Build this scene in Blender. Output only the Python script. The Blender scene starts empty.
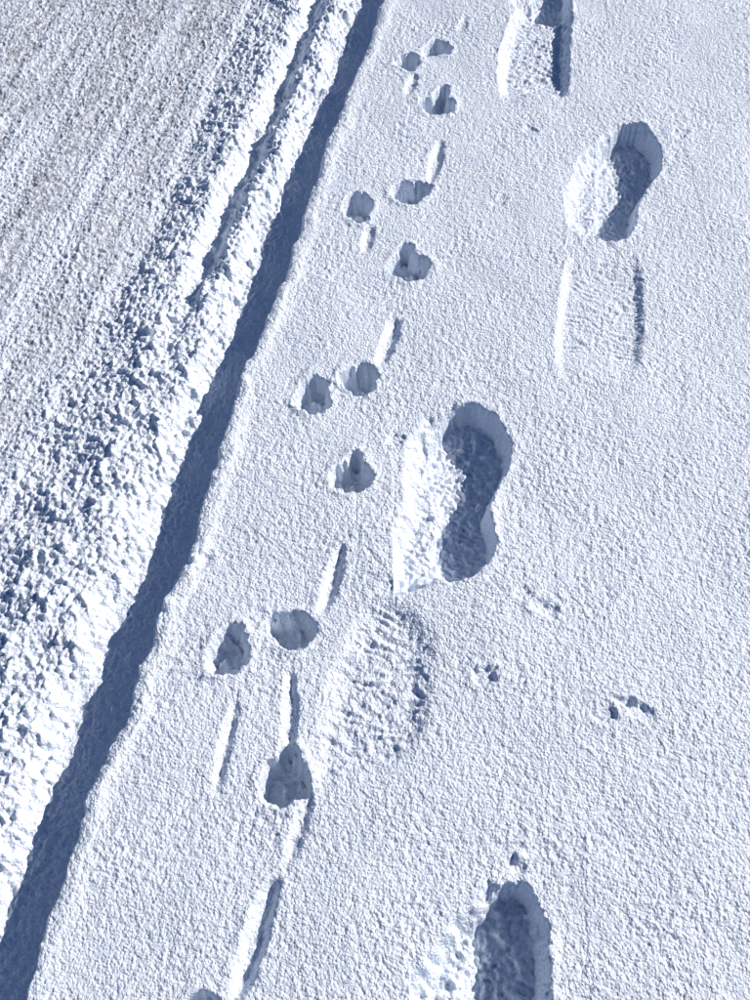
import bpy, math
import numpy as np
from mathutils import Vector

# ------------------------------------------------------------------ camera
CAM_H = 1.25
PITCH = math.atan(1.5)
scene = bpy.context.scene
cam_d = bpy.data.cameras.new("camera")
cam = bpy.data.objects.new("camera", cam_d)
scene.collection.objects.link(cam)
cam.location = (0, 0, CAM_H)
cam.rotation_euler = (math.pi/2 - PITCH, 0, 0)
cam_d.sensor_fit = 'VERTICAL'
cam_d.sensor_height = 24
cam_d.lens = 24
cam_d.clip_start = 0.01
cam_d.clip_end = 500
scene.camera = cam

def G(u, v):
    """survey coordinates -> metres on the ground plane"""
    a = (u-375)/1000.0; b = (500-v)/1000.0
    dy = math.cos(PITCH)+b*math.sin(PITCH)
    dz = -math.sin(PITCH)+b*math.cos(PITCH)
    t = -CAM_H/dz
    return (a*t, dy*t)

# ------------------------------------------------------------------ grid
def axis(lo, hi, step0, step1, far, grow=1.06):
    core = [lo]
    while core[-1] < hi:
        f = (core[-1]-lo)/(hi-lo)
        core.append(core[-1]+step0+(step1-step0)*max(0, f))
    up = []; s = step1; p = core[-1]
    while p < far:
        s *= grow; p += s; up.append(p)
    dn = []; s = step0; p = core[0]
    while p > -far:
        s *= grow; p -= s; dn.append(p)
    return np.array(dn[::-1]+core+up)

xs = axis(-0.90, 0.90, 0.0016, 0.0016, 60)
ys = axis(0.12, 2.28, 0.0013, 0.0024, 60)
NX, NY = len(xs), len(ys)
X, Y = np.meshgrid(xs, ys)
X = X.astype(np.float32); Y = Y.astype(np.float32)
SP = np.maximum(np.gradient(xs)[None, :], np.gradient(ys)[:, None]).astype(np.float32)

def perlin(x, y, seed):
    rng = np.random.RandomState(seed)
    perm = rng.permutation(4096).astype(np.int32)
    ang = rng.rand(4096)*2*np.pi
    gx = np.cos(ang).astype(np.float32); gy = np.sin(ang).astype(np.float32)
    xi = np.floor(x).astype(np.int32); yi = np.floor(y).astype(np.int32)
    xf = (x-xi).astype(np.float32); yf = (y-yi).astype(np.float32)
    u = xf*xf*xf*(xf*(xf*6-15)+10); v = yf*yf*yf*(yf*(yf*6-15)+10)
    def g(ix, iy, fx, fy):
        h = perm[(perm[ix & 4095]+iy) & 4095]
        return gx[h]*fx+gy[h]*fy
    n00 = g(xi, yi, xf, yf); n10 = g(xi+1, yi, xf-1, yf)
    n01 = g(xi, yi+1, xf, yf-1); n11 = g(xi+1, yi+1, xf-1, yf-1)
    a = n00+u*(n10-n00); b = n01+u*(n11-n01)
    return (a+v*(b-a))*1.5     # about -1..1

def noise(wl, seed, x=None, y=None, sp=None):
    x = X if x is None else x; y = Y if y is None else y
    sp = SP if sp is None else sp
    fade = np.clip(2.2-sp*3.2/wl, 0, 1)
    c, s = math.cos(seed*1.7), math.sin(seed*1.7)
    return perlin((x*c-y*s)/wl+13.1, (x*s+y*c)/wl+7.7, seed)*fade

def sstep(a, b, v):
    t = np.clip((v-a)/(b-a), 0, 1)
    return t*t*(3-2*t)

# ------------------------------------------------------------------ snow bank edge
edge_uv = [(25,1000),(60,890),(95,785),(125,720),(156,640),(164,602),(192,555),(203,510),
           (224,440),(239,385),(262,335),(290,270),(306,215),(328,150),(348,95),(369,45),(385,0)]
E = np.array([G(*p) for p in edge_uv])
k = (E[-1, 0]-E[0, 0])/(E[-1, 1]-E[0, 1])
ey = np.concatenate([[-80], E[:, 1], [80]])
ex = np.concatenate([[E[0, 0]+k*(-80-E[0, 1])], E[:, 0], [E[-1, 0]+k*(80-E[-1, 1])]])
ct = 1/math.sqrt(1+k*k)
xe = np.interp(ys, ey, ex).astype(np.float32)[:, None]
D = (xe-X)*ct                       # + = road side
XL = (E[0, 0]+k*(Y-E[0, 1]))
DS = ((XL-X)*ct).astype(np.float32)  # straight version
S = ((Y+k*X)*ct).astype(np.float32)  # along road

Dw = D + 0.006*noise(0.06, 1)+0.004*noise(0.022, 2)+0.0022*noise(0.009, 3)

# ------------------------------------------------------------------ granular snow
rw = np.random.RandomState(77)
white = rw.standard_normal(X.shape).astype(np.float32)
wsm = white.copy()
wsm[1:-1, 1:-1] = (white[1:-1, 1:-1]*2+white[:-2, 1:-1]+white[2:, 1:-1]+white[1:-1, :-2]+white[1:-1, 2:])/2.83
wsm *= np.clip(2.0-SP/0.0025, 0, 1)
n16 = noise(0.020, 11); n9 = noise(0.0115, 12); n5 = noise(0.0075, 13)
big = 0.0045*noise(0.30, 10)+0.0018*noise(0.09, 14)
patch = 0.85+0.5*noise(0.10, 15)
pit = np.clip(noise(0.0082, 19), 0.30, 1)-0.30           # tiny pits between crystal clusters
grain = patch*(0.0005*n16+0.0008*n9+0.0010*n5+0.00030*wsm-0.0018*pit)
lip = 0.005*np.exp(-((Dw+0.012)/0.012)**2)*(0.7+0.6*noise(0.12, 17))
field = big+grain+lip

# ------------------------------------------------------------------ road profile
def streak(wd, ws, seed, warp=0.0):
    fade = np.clip(2.0-SP*4.0/wd, 0, 1)
    return perlin((DS+warp)/wd+3.3, S/ws+9.9, seed)*fade
cl0 = noise(0.055, 20); cl1 = 1-2*np.abs(noise(0.030, 21)); cl2 = 1-2*np.abs(noise(0.015, 22))
cl3 = noise(0.0095, 23); cl4 = noise(0.0060, 24)
chunk = np.clip(noise(0.022, 27)+0.25*cl0, 0.22, 1)-0.22        # separate thrown lumps
chunk2 = np.clip(noise(0.012, 28)+0.25*cl0, 0.2, 1)-0.2
clump = 0.004*cl0+0.0018*cl1+0.0010*cl2+0.0018*cl3+0.0014*cl4+0.0115*chunk+0.007*chunk2
fine = 0.0006*cl2+0.0012*cl3+0.0013*cl4+0.003*chunk2+0.0003*wsm
upf = sstep(1.10, 1.45, Y)            # second rut only farther along
Dr = DS + 0.016*noise(0.10, 25)+0.009*noise(0.035, 26)+0.004*noise(0.014, 29)
Dq = DS - 0.007 + 0.020*noise(0.13, 36)+0.012*noise(0.045, 26)+0.007*noise(0.018, 29)+0.003*noise(0.009, 37)
berm = sstep(0.062, 0.120, Dq)*(1-sstep(0.17, 0.30, Dr))
fl_road = sstep(0.15, 0.30, Dr)
road = -0.055+0.031*berm+0.011*fl_road
road -= upf*0.040*np.exp(-((DS+0.5*(Dr-DS)-0.168)/0.024)**2)
wp = 0.010*noise(0.12, 34)
road += 0.0050*fl_road*streak(0.06, 0.8, 31, wp)+0.0020*fl_road*streak(0.022, 0.3, 32, wp)
near = 1-sstep(0.20, 0.40, Dr+0.05*noise(0.15, 35))
road += sstep(0.045, 0.085, Dq)*clump*(0.15+1.0*near)*(1-0.3*fl_road)
road += fl_road*fine*(0.9+0.4*streak(0.10, 0.6, 33))
road += (1-fl_road)*(0.5*fine)
road += 0.8*grain
t = sstep(0.0, 0.014, Dw)
Z = field*(1-t)+road*t

# ------------------------------------------------------------------ imprints
label = np.zeros((NY, NX), np.int16)
names = {}
def closed_spline(pts, n=6):
    P = np.array(pts); m = len(P); out = []
    for i in range(m):
        p0, p1, p2, p3 = P[i-1], P[i], P[(i+1) % m], P[(i+2) % m]
        for j in range(n):
            q = j/n
            out.append(0.5*((2*p1)+(-p0+p2)*q+(2*p0-5*p1+4*p2-p3)*q*q+(-p0+3*p1-3*p2+p3)*q**3))
    return np.array(out)

def region(P, m):
    x0, y0 = P.min(0)-m; x1, y1 = P.max(0)+m
    i0, i1 = np.searchsorted(xs, [x0, x1]); j0, j1 = np.searchsorted(ys, [y0, y1])
    return (slice(j0, j1), slice(i0, i1))

def sdf(P, x, y):
    d2 = np.full(x.shape, 1e9, np.float32); inside = np.zeros(x.shape, bool)
    for i in range(len(P)):
        ax, ay = P[i-1]; bx, by = P[i]
        ex_, ey_ = bx-ax, by-ay
        L = ex_*ex_+ey_*ey_+1e-12
        q = np.clip(((x-ax)*ex_+(y-ay)*ey_)/L, 0, 1)
        d2 = np.minimum(d2, (x-ax-q*ex_)**2+(y-ay-q*ey_)**2)
        c = (ay > y) != (by > y)
        if abs(by-ay) > 1e-12:
            inside ^= c & (x < (bx-ax)*(y-ay)/(by-ay)+ax)
    d = np.sqrt(d2)
    return np.where(inside, -d, d)

cur = [0]
def new_thing(name):
    cur[0] += 1; names[cur[0]] = name
    return cur[0]

def imprint(uvs, depth, wall, lab, rim=0.003, rough=0.003, soft=None, seed=50, spline=True, wob=1.0, tread=0.0, ends=None, crumbs=0.0):
    P = np.array([G(*p) for p in uvs])
    if spline: P = closed_spline(P)
    R = region(P, 0.05)
    x, y, sp = X[R], Y[R], SP[R]
    sd = sdf(P, x, y)
    sdw = sd + wob*(0.0040*noise(0.030, seed, x, y, sp)+0.0032*noise(0.013, seed+1, x, y, sp)+0.0020*noise(0.0068, seed+2, x, y, sp))
    a = sstep(wall*0.45, -wall*0.55, sdw)
    fl = rough*(0.8*noise(0.020, seed+3, x, y, sp)+0.6*(1-2*np.abs(noise(0.012, seed+4, x, y, sp)))+0.7*noise(0.007, seed+5, x, y, sp))
    if crumbs:
        fl = fl+crumbs*(np.clip(noise(0.017, seed+12, x, y, sp), .25, 1)-.25)*2
    drop = a*depth
    rimk = 1.0
    if soft is not None:
        Ps = closed_spline(np.array([G(*p) for p in soft[0]]))
        s2 = sdf(Ps, x, y)+0.007*noise(0.03, seed+6, x, y, sp)+0.004*noise(0.012, seed+10, x, y, sp)
        ds = soft[1]*sstep(0.006, -soft[2], s2)
        hh = np.clip(0.5+0.5*(drop-ds)/0.012, 0, 1)          # smooth maximum
        drop = ds*(1-hh)+drop*hh+0.003*hh*(1-hh)
        sd = np.minimum(sd, s2)
    if ends:
        y0, y1 = P[:, 1].min(), P[:, 1].max()
        m = sstep(y0-0.005, y0+ends[0], y+0.012*noise(0.04, seed+11, x, y, sp))*sstep(y1+0.005, y1-ends[1], y+0.012*noise(0.04, seed+13, x, y, sp))
        drop = drop*m; rimk = m
    if tread:
        ph = (y*0.97+0.25*x)/0.015+1.3*noise(0.05, seed+8, x, y, sp)
        fl = fl+tread*np.sin(ph*2*np.pi)*np.clip(0.4+1.0*noise(0.03, seed+9, x, y, sp), 0, 1)
    aa = sstep(0.0, 0.8, drop/max(depth, 1e-6))
    Z[R] = Z[R]*(1-0.2*aa)-drop+aa*fl+rimk*rim*np.exp(-((sdw-0.008)/0.007)**2)*(1-aa)*np.clip(0.5+0.8*noise(0.04, seed+7, x, y, sp), 0, 2)
    lb = label[R]; lb[(sd < 0.003) & (lb == 0)] = lab
    label[R] = lb

def ell(cx, cy, rx, ry, ang=0, n=12, seed=0):
    pts = []
    r = np.random.RandomState(int(cx*7+cy*13) % 9999)
    k1, k2 = r.rand(2)*6.28
    for i in range(n):
        q = 2*math.pi*i/n
        f = 1+0.09*math.sin(2*q+k1)+0.11*math.sin(3*q+k2)
        ex_, ey_ = rx*f*math.cos(q), ry*f*math.sin(q)
        c, s = math.cos(math.radians(ang)), math.sin(math.radians(ang))
        pts.append((cx+ex_*c-ey_*s, cy+ex_*s+ey_*c))
    return pts

def drop_shape(cx, cy, rx, ry, tx, ty):
    """rounded hole drawn out to a blunt point (tx,ty) where the foot came in"""
    return [(cx+rx,cy+ry*.1),(cx+rx*.72,cy+ry*.75),(cx,cy+ry),(cx-rx*.75,cy+ry*.7),(cx-rx,cy),(cx-rx*.72,cy-ry*.62),
            (cx-rx*.38+(tx-cx)*.4,cy-ry*.95),(tx-rx*.16,ty),(tx+rx*.16,ty),(cx+rx*.42+(tx-cx)*.4,cy-ry*.9),(cx+rx*.85,cy-ry*.5)]

def groove(p, q, w, depth, lab, seed, rim=0.0012):
    dx, dy = q[0]-p[0], q[1]-p[1]; L = math.hypot(dx, dy); nx, ny = -dy/L*w, dx/L*w
    pts = [(p[0]-nx*.5, p[1]-ny*.5), (p[0]+nx*.5, p[1]+ny*.5), (p[0]+dx*.4+nx, p[1]+dy*.4+ny), (p[0]+dx*.75+nx*.8, p[1]+dy*.75+ny*.8), (q[0]+nx*.3, q[1]+ny*.3),
           (q[0]-nx*.3, q[1]-ny*.3), (p[0]+dx*.75-nx*.8, p[1]+dy*.75-ny*.8), (p[0]+dx*.4-nx, p[1]+dy*.4-ny)]
    imprint(pts, depth, 0.013, lab, rim=rim, rough=0.0006, seed=seed, wob=0.5, ends=(0.035, 0.012))

# boots ------------------------------------------------------------
L = new_thing("boot_footprint")
imprint([(430,440),(448,412),(472,405),(495,418),(509,445),(505,468),(493,490),(488,510),(493,535),(489,560),
         (470,574),(450,577),(434,568),(430,545),(436,520),(432,490),(425,464)], 0.053, 0.012, L,
        soft=([(404,455),(426,418),(460,406),(480,450),(470,520),(465,575),(430,585),(380,602),(388,550),(403,505)], 0.031, 0.030), seed=60, tread=0.0014, rough=0.0028, crumbs=0.006)
L = new_thing("boot_scuff_mark")
imprint([(372,602),(398,602),(424,635),(426,690),(414,735),(378,768),(345,775),(308,795),(322,725),(344,655)], 0.0095, 0.040, L,
        rough=0.0016, seed=80, tread=0.0020, ends=(0.06, 0.04), crumbs=0.002, rim=0.001)
L = new_thing("boot_footprint")
imprint([(602,148),(622,127),(642,125),(657,143),(660,165),(648,184),(638,200),(634,222),(622,238),(604,237),(595,222),(598,200),(598,175)],
        0.052, 0.012, L, soft=([(576,165),(598,140),(630,128),(640,170),(620,236),(590,236),(560,217),(567,190)], 0.029, 0.028), seed=100, tread=0.0014, rough=0.0026, crumbs=0.004)
L = new_thing("boot_scuff_mark")
imprint([(572,258),(600,250),(634,254),(641,310),(639,350),(631,385),(600,378),(562,378),(561,315)], 0.0085, 0.018, L, rough=0.0008, seed=120, tread=0.0014, ends=(0.11, 0.09), rim=0.001, wob=0.4)
L = new_thing("boot_footprint")
imprint([(540,-70),(560,-75),(572,-45),(568,-15),(566,8),(555,16),(540,10),(528,-15),(530,-45)], 0.044, 0.013, L,
        soft=([(520,-60),(550,-70),(550,0),(535,15),(512,5),(510,-30)], 0.02, 0.02), seed=140)
L = new_thing("boot_scuff_mark")
imprint([(520,8),(540,0),(567,0),(566,50),(564,94),(545,90),(528,92),(508,104),(502,62)], 0.026, 0.024, L, rough=0.0022, seed=160, tread=0.0018, ends=(0.12, 0.01), crumbs=0.003, rim=0.002, wob=0.7)
L = new_thing("boot_footprint")
imprint([(482,912),(500,890),(525,887),(540,912),(546,955),(547,1010),(540,1070),(505,1110),(470,1095),(456,1040),(462,980),(472,935)],
        0.057, 0.013, L, soft=([(460,918),(494,886),(520,960),(500,1060),(440,1090),(380,1060),(398,1000),(424,955)], 0.036, 0.026), seed=180, tread=0.0020, rough=0.0035, crumbs=0.006)

# hare -------------------------------------------------------------
def track(parts, lines, seed):
    L = new_thing("hare_track")
    for i, p in enumerate(parts):
        cx, cy, rx, ry, ang, dep = p[:6]
        pts = drop_shape(cx, cy, rx*1.06, ry*1.06, p[6], p[7]) if len(p) > 6 else ell(cx, cy, rx*1.06, ry*1.06, ang)
        imprint(pts, dep*1.7, 0.011, L, rim=0.0034, rough=0.0038, seed=seed+i*17, wob=1.25, crumbs=0.011)
    for i, l in enumerate(lines):
        groove(l[0], l[1], l[2], l[3], L, seed+60+i*15)
track([(437,48,12,7,0,.024),(408,61,11,7,-15,.022),(437,105,15,8,0,.027,445,88)],
      [((466,16),(459,36),3,.003),((415,74),(406,98),4,.006)], 300)
track([(411,192,16,10,0,.027),(358,207,12,12,0,.025),(409,266,19,12,0,.028,406,246)],
      [((440,143),(430,184),5,.008),((371,225),(364,257),5,.006)], 400)
track([(359,377,17,12,0,.029),(313,394,15,17,30,.025),(351,476,19,13,0,.029,356,453)],
      [((397,318),(378,368),6,.010)], 500)
track([(291,629,20,16,0,.032),(228,651,15,24,25,.029),(284,779,23,21,0,.034,288,748)],
      [((341,548),(321,618),6,.010),((291,676),(287,768),6,.008),((234,708),(213,798),5,.007)], 600)
track([(205,1010,16,14,0,.026),(262,1030,20,16,0,.028)],
      [((310,795),(285,872),6,.006),((274,882),(232,1010),10,.013)], 700)

# little dents and pellets ------------------------------------------
rs = np.random.RandomState(5)
L = new_thing("small_animal_track")
for i, (u, v, r, d) in enumerate([(526,592,7,.004),(543,606,9,.004),(486,674,9,.005),(640,712,10,.004),(603,716,8,.003),(627,704,5,.003),
        (531,130,5,.003),(681,134,6,.0025),(498,201,6,.0025),(395,437,7,.004),(384,588,8,.005),(517,866,6,.004),
        (198,560,9,.004)]):
    imprint(ell(u, v, r*1.3, r*0.7, rs.rand()*60-30), d, 0.009, L, rim=0.0015, rough=0.001, seed=800+i*7, wob=1.4)
def bump(u, v, r, h):
    x0, y0 = G(u, v)
    R = region(np.array([[x0, y0]]), 0.04)
    dd = np.hypot(X[R]-x0, Y[R]-y0)+0.003*noise(0.012, 44, X[R], Y[R], SP[R])
    Z[R] += h*sstep(r, r*0.2, dd)
for u, v, r, h in [(519,856,.010,.006),(508,928,.012,.012),(500,900,.012,.008),(637,702,.008,.003),(532,612,.010,.003),
                   (243,380,.012,.006),(195,560,.012,.006),(168,604,.014,.006),(316,376,.009,.004)]:
    bump(u, v, r, h)

# ------------------------------------------------------------------ dirt amount (worn, gritty road surface)
dirt = sstep(0.22, 0.46, Dr+0.03*streak(0.12, 0.8, 41))
dirt *= np.clip(0.40+0.40*sstep(0.6, 1.9, Y)+0.9*streak(0.075, 0.9, 42, wp)+0.35*noise(0.2, 43), 0, 1)
low = sstep(0.9, -0.5, 0.5*cl1+0.5*cl2-0.3+0.7*cl3+2.5*chunk+2.5*chunk2)
dirt = np.clip(dirt*(0.15+1.0*low), 0, 1)

# ------------------------------------------------------------------ faces and labels
RL = 9999
lab_v = label.copy()
lab_v[(Dw > 0.004) & (label == 0)] = RL
fl = lab_v[:-1, :-1].ravel()
idx = np.arange(NX*NY, dtype=np.int32).reshape(NY, NX)
F = np.stack([idx[:-1, :-1].ravel(), idx[:-1, 1:].ravel(), idx[1:, 1:].ravel(), idx[1:, :-1].ravel()], 1)
V = np.stack([X.ravel(), Y.ravel(), Z.ravel()], 1).astype(np.float32)
dirt = dirt.ravel().astype(np.float32)

def make(name, faces, mat):
    used, inv = np.unique(faces.ravel(), return_inverse=True)
    v = V[used]
    me = bpy.data.meshes.new(name)
    n, m = len(used), len(faces)
    me.vertices.add(n); me.vertices.foreach_set("co", v.ravel())
    me.loops.add(m*4); me.loops.foreach_set("vertex_index", inv.astype(np.int32).ravel())
    me.polygons.add(m)
    me.polygons.foreach_set("loop_start", np.arange(0, m*4, 4, dtype=np.int32))
    me.polygons.foreach_set("use_smooth", np.ones(m, bool))
    at = me.attributes.new("dirt", 'FLOAT', 'POINT'); at.data.foreach_set("value", dirt[used])
    me.update(calc_edges=True)
    me.materials.append(mat)
    ob = bpy.data.objects.new(name, me)
    scene.collection.objects.link(ob)
    return ob

# ------------------------------------------------------------------ materials
def snow_mat(name, road=False):
    m = bpy.data.materials.new(name); m.use_nodes = True
    nt = m.node_tree; N = nt.nodes; Lk = nt.links
    b = N["Principled BSDF"]
    b.inputs["Roughness"].default_value = 0.5
    b.inputs["Specular IOR Level"].default_value = 0.3
    geo = N.new("ShaderNodeNewGeometry")
    # packed crystals: two sizes of rounded grains
    v1 = N.new("ShaderNodeTexVoronoi"); v1.inputs["Scale"].default_value = 250
    Lk.new(geo.outputs["Position"], v1.inputs["Vector"])
    vo = N.new("ShaderNodeTexVoronoi"); vo.inputs["Scale"].default_value = 500
    Lk.new(geo.outputs["Position"], vo.inputs["Vector"])
    a1 = N.new("ShaderNodeMath"); a1.operation = 'MULTIPLY'; a1.inputs[1].default_value = -1.0
    Lk.new(v1.outputs["Distance"], a1.inputs[0])
    a2 = N.new("ShaderNodeMath"); a2.operation = 'MULTIPLY_ADD'; a2.inputs[1].default_value = -0.5
    Lk.new(vo.outputs["Distance"], a2.inputs[0]); Lk.new(a1.outputs[0], a2.inputs[2])
    bp = N.new("ShaderNodeBump"); bp.inputs["Strength"].default_value = 1.0; bp.inputs["Distance"].default_value = 0.0015
    Lk.new(a2.outputs[0], bp.inputs["Height"]); Lk.new(bp.outputs[0], b.inputs["Normal"])
    # ice-crystal facets: some cells carry a tilted glossy face
    gt = N.new("ShaderNodeSeparateColor"); Lk.new(vo.outputs["Color"], gt.inputs[0])
    th = N.new("ShaderNodeMath"); th.operation = 'GREATER_THAN'; th.inputs[1].default_value = 0.60
    Lk.new(gt.outputs[0], th.inputs[0])
    Lk.new(th.outputs[0], b.inputs["Coat Weight"])
    b.inputs["Coat Roughness"].default_value = 0.21
    sb = N.new("ShaderNodeVectorMath"); sb.operation = 'SUBTRACT'; sb.inputs[1].default_value = (0.5, 0.5, 0.5)
    Lk.new(vo.outputs["Color"], sb.inputs[0])
    s2 = N.new("ShaderNodeVectorMath"); s2.operation = 'SCALE'; s2.inputs["Scale"].default_value = 1.6
    Lk.new(sb.outputs[0], s2.inputs[0])
    ad = N.new("ShaderNodeVectorMath"); ad.operation = 'ADD'
    Lk.new(s2.outputs[0], ad.inputs[0]); Lk.new(bp.outputs[0], ad.inputs[1])
    no = N.new("ShaderNodeVectorMath"); no.operation = 'NORMALIZE'
    Lk.new(ad.outputs[0], no.inputs[0]); Lk.new(no.outputs[0], b.inputs["Coat Normal"])
    n2 = N.new("ShaderNodeTexNoise"); n2.inputs["Scale"].default_value = 25; n2.inputs["Detail"].default_value = 5
    Lk.new(geo.outputs["Position"], n2.inputs["Vector"])
    cr = N.new("ShaderNodeValToRGB")
    cr.color_ramp.elements[0].position = 0.3; cr.color_ramp.elements[0].color = (0.77, 0.86, 0.99, 1)
    cr.color_ramp.elements[1].position = 0.7; cr.color_ramp.elements[1].color = (0.83, 0.90, 0.99, 1)
    Lk.new(n2.outputs["Fac"], cr.inputs[0])
    col = cr.outputs[0]
    if road:
        at = N.new("ShaderNodeAttribute"); at.attribute_name = "dirt"
        n3 = N.new("ShaderNodeTexNoise"); n3.inputs["Scale"].default_value = 140; n3.inputs["Detail"].default_value = 4
        Lk.new(geo.outputs["Position"], n3.inputs["Vector"])
        mr = N.new("ShaderNodeMapRange"); mr.inputs["From Min"].default_value = 0.3; mr.inputs["From Max"].default_value = 0.65
        mr.inputs["To Min"].default_value = 0.35; mr.inputs["To Max"].default_value = 1.0
        Lk.new(n3.outputs["Fac"], mr.inputs["Value"])
        mu = N.new("ShaderNodeMath"); mu.operation = 'MULTIPLY'; mu.use_clamp = True
        Lk.new(at.outputs["Fac"], mu.inputs[0]); Lk.new(mr.outputs[0], mu.inputs[1])
        mc = N.new("ShaderNodeMix"); mc.data_type = 'RGBA'
        Lk.new(mu.outputs[0], mc.inputs["Factor"]); Lk.new(col, mc.inputs["A"])
        mc.inputs["B"].default_value = (0.25, 0.255, 0.275, 1)
        col = mc.outputs["Result"]
    Lk.new(col, b.inputs["Base Color"])
    return m
m_snow = snow_mat("snow")
m_road = snow_mat("packed_road_snow", True)

make("snow_ground", F[fl == 0], m_snow)
make("snowy_road", F[fl == RL], m_road)
for i in sorted(names):
    f = F[fl == i]
    if len(f): make(names[i], f, m_snow)

# ------------------------------------------------------------------ light
EL = math.radians(32)
AZ = math.radians(22)           # sun stands to +X, turned this much towards +Y
sdir = Vector((math.cos(EL)*math.cos(AZ), math.cos(EL)*math.sin(AZ), math.sin(EL)))
sl = bpy.data.lights.new("sun", 'SUN'); sl.energy = 5.0; sl.angle = math.radians(0.5); sl.color = (1.0, 0.93, 0.86)
so = bpy.data.objects.new("sun", sl); scene.collection.objects.link(so)
so.rotation_euler = (-sdir).to_track_quat('-Z', 'Y').to_euler()
so.location = sdir*10
w = bpy.data.worlds.new("World"); scene.world = w; w.use_nodes = True
nt = w.node_tree
sky = nt.nodes.new("ShaderNodeTexSky"); sky.sky_type = 'NISHITA'; sky.sun_disc = False
sky.sun_elevation = EL
sky.sun_rotation = math.pi/2-AZ
sky.air_density = 0.9
sky.dust_density = 0.0
sky.ozone_density = 10.0
nt.links.new(sky.outputs[0], nt.nodes["Background"].inputs[0])
nt.nodes["Background"].inputs[1].default_value = 0.056
scene.view_settings.view_transform = 'Standard'
scene.view_settings.look = 'None'
scene.view_settings.exposure = 0
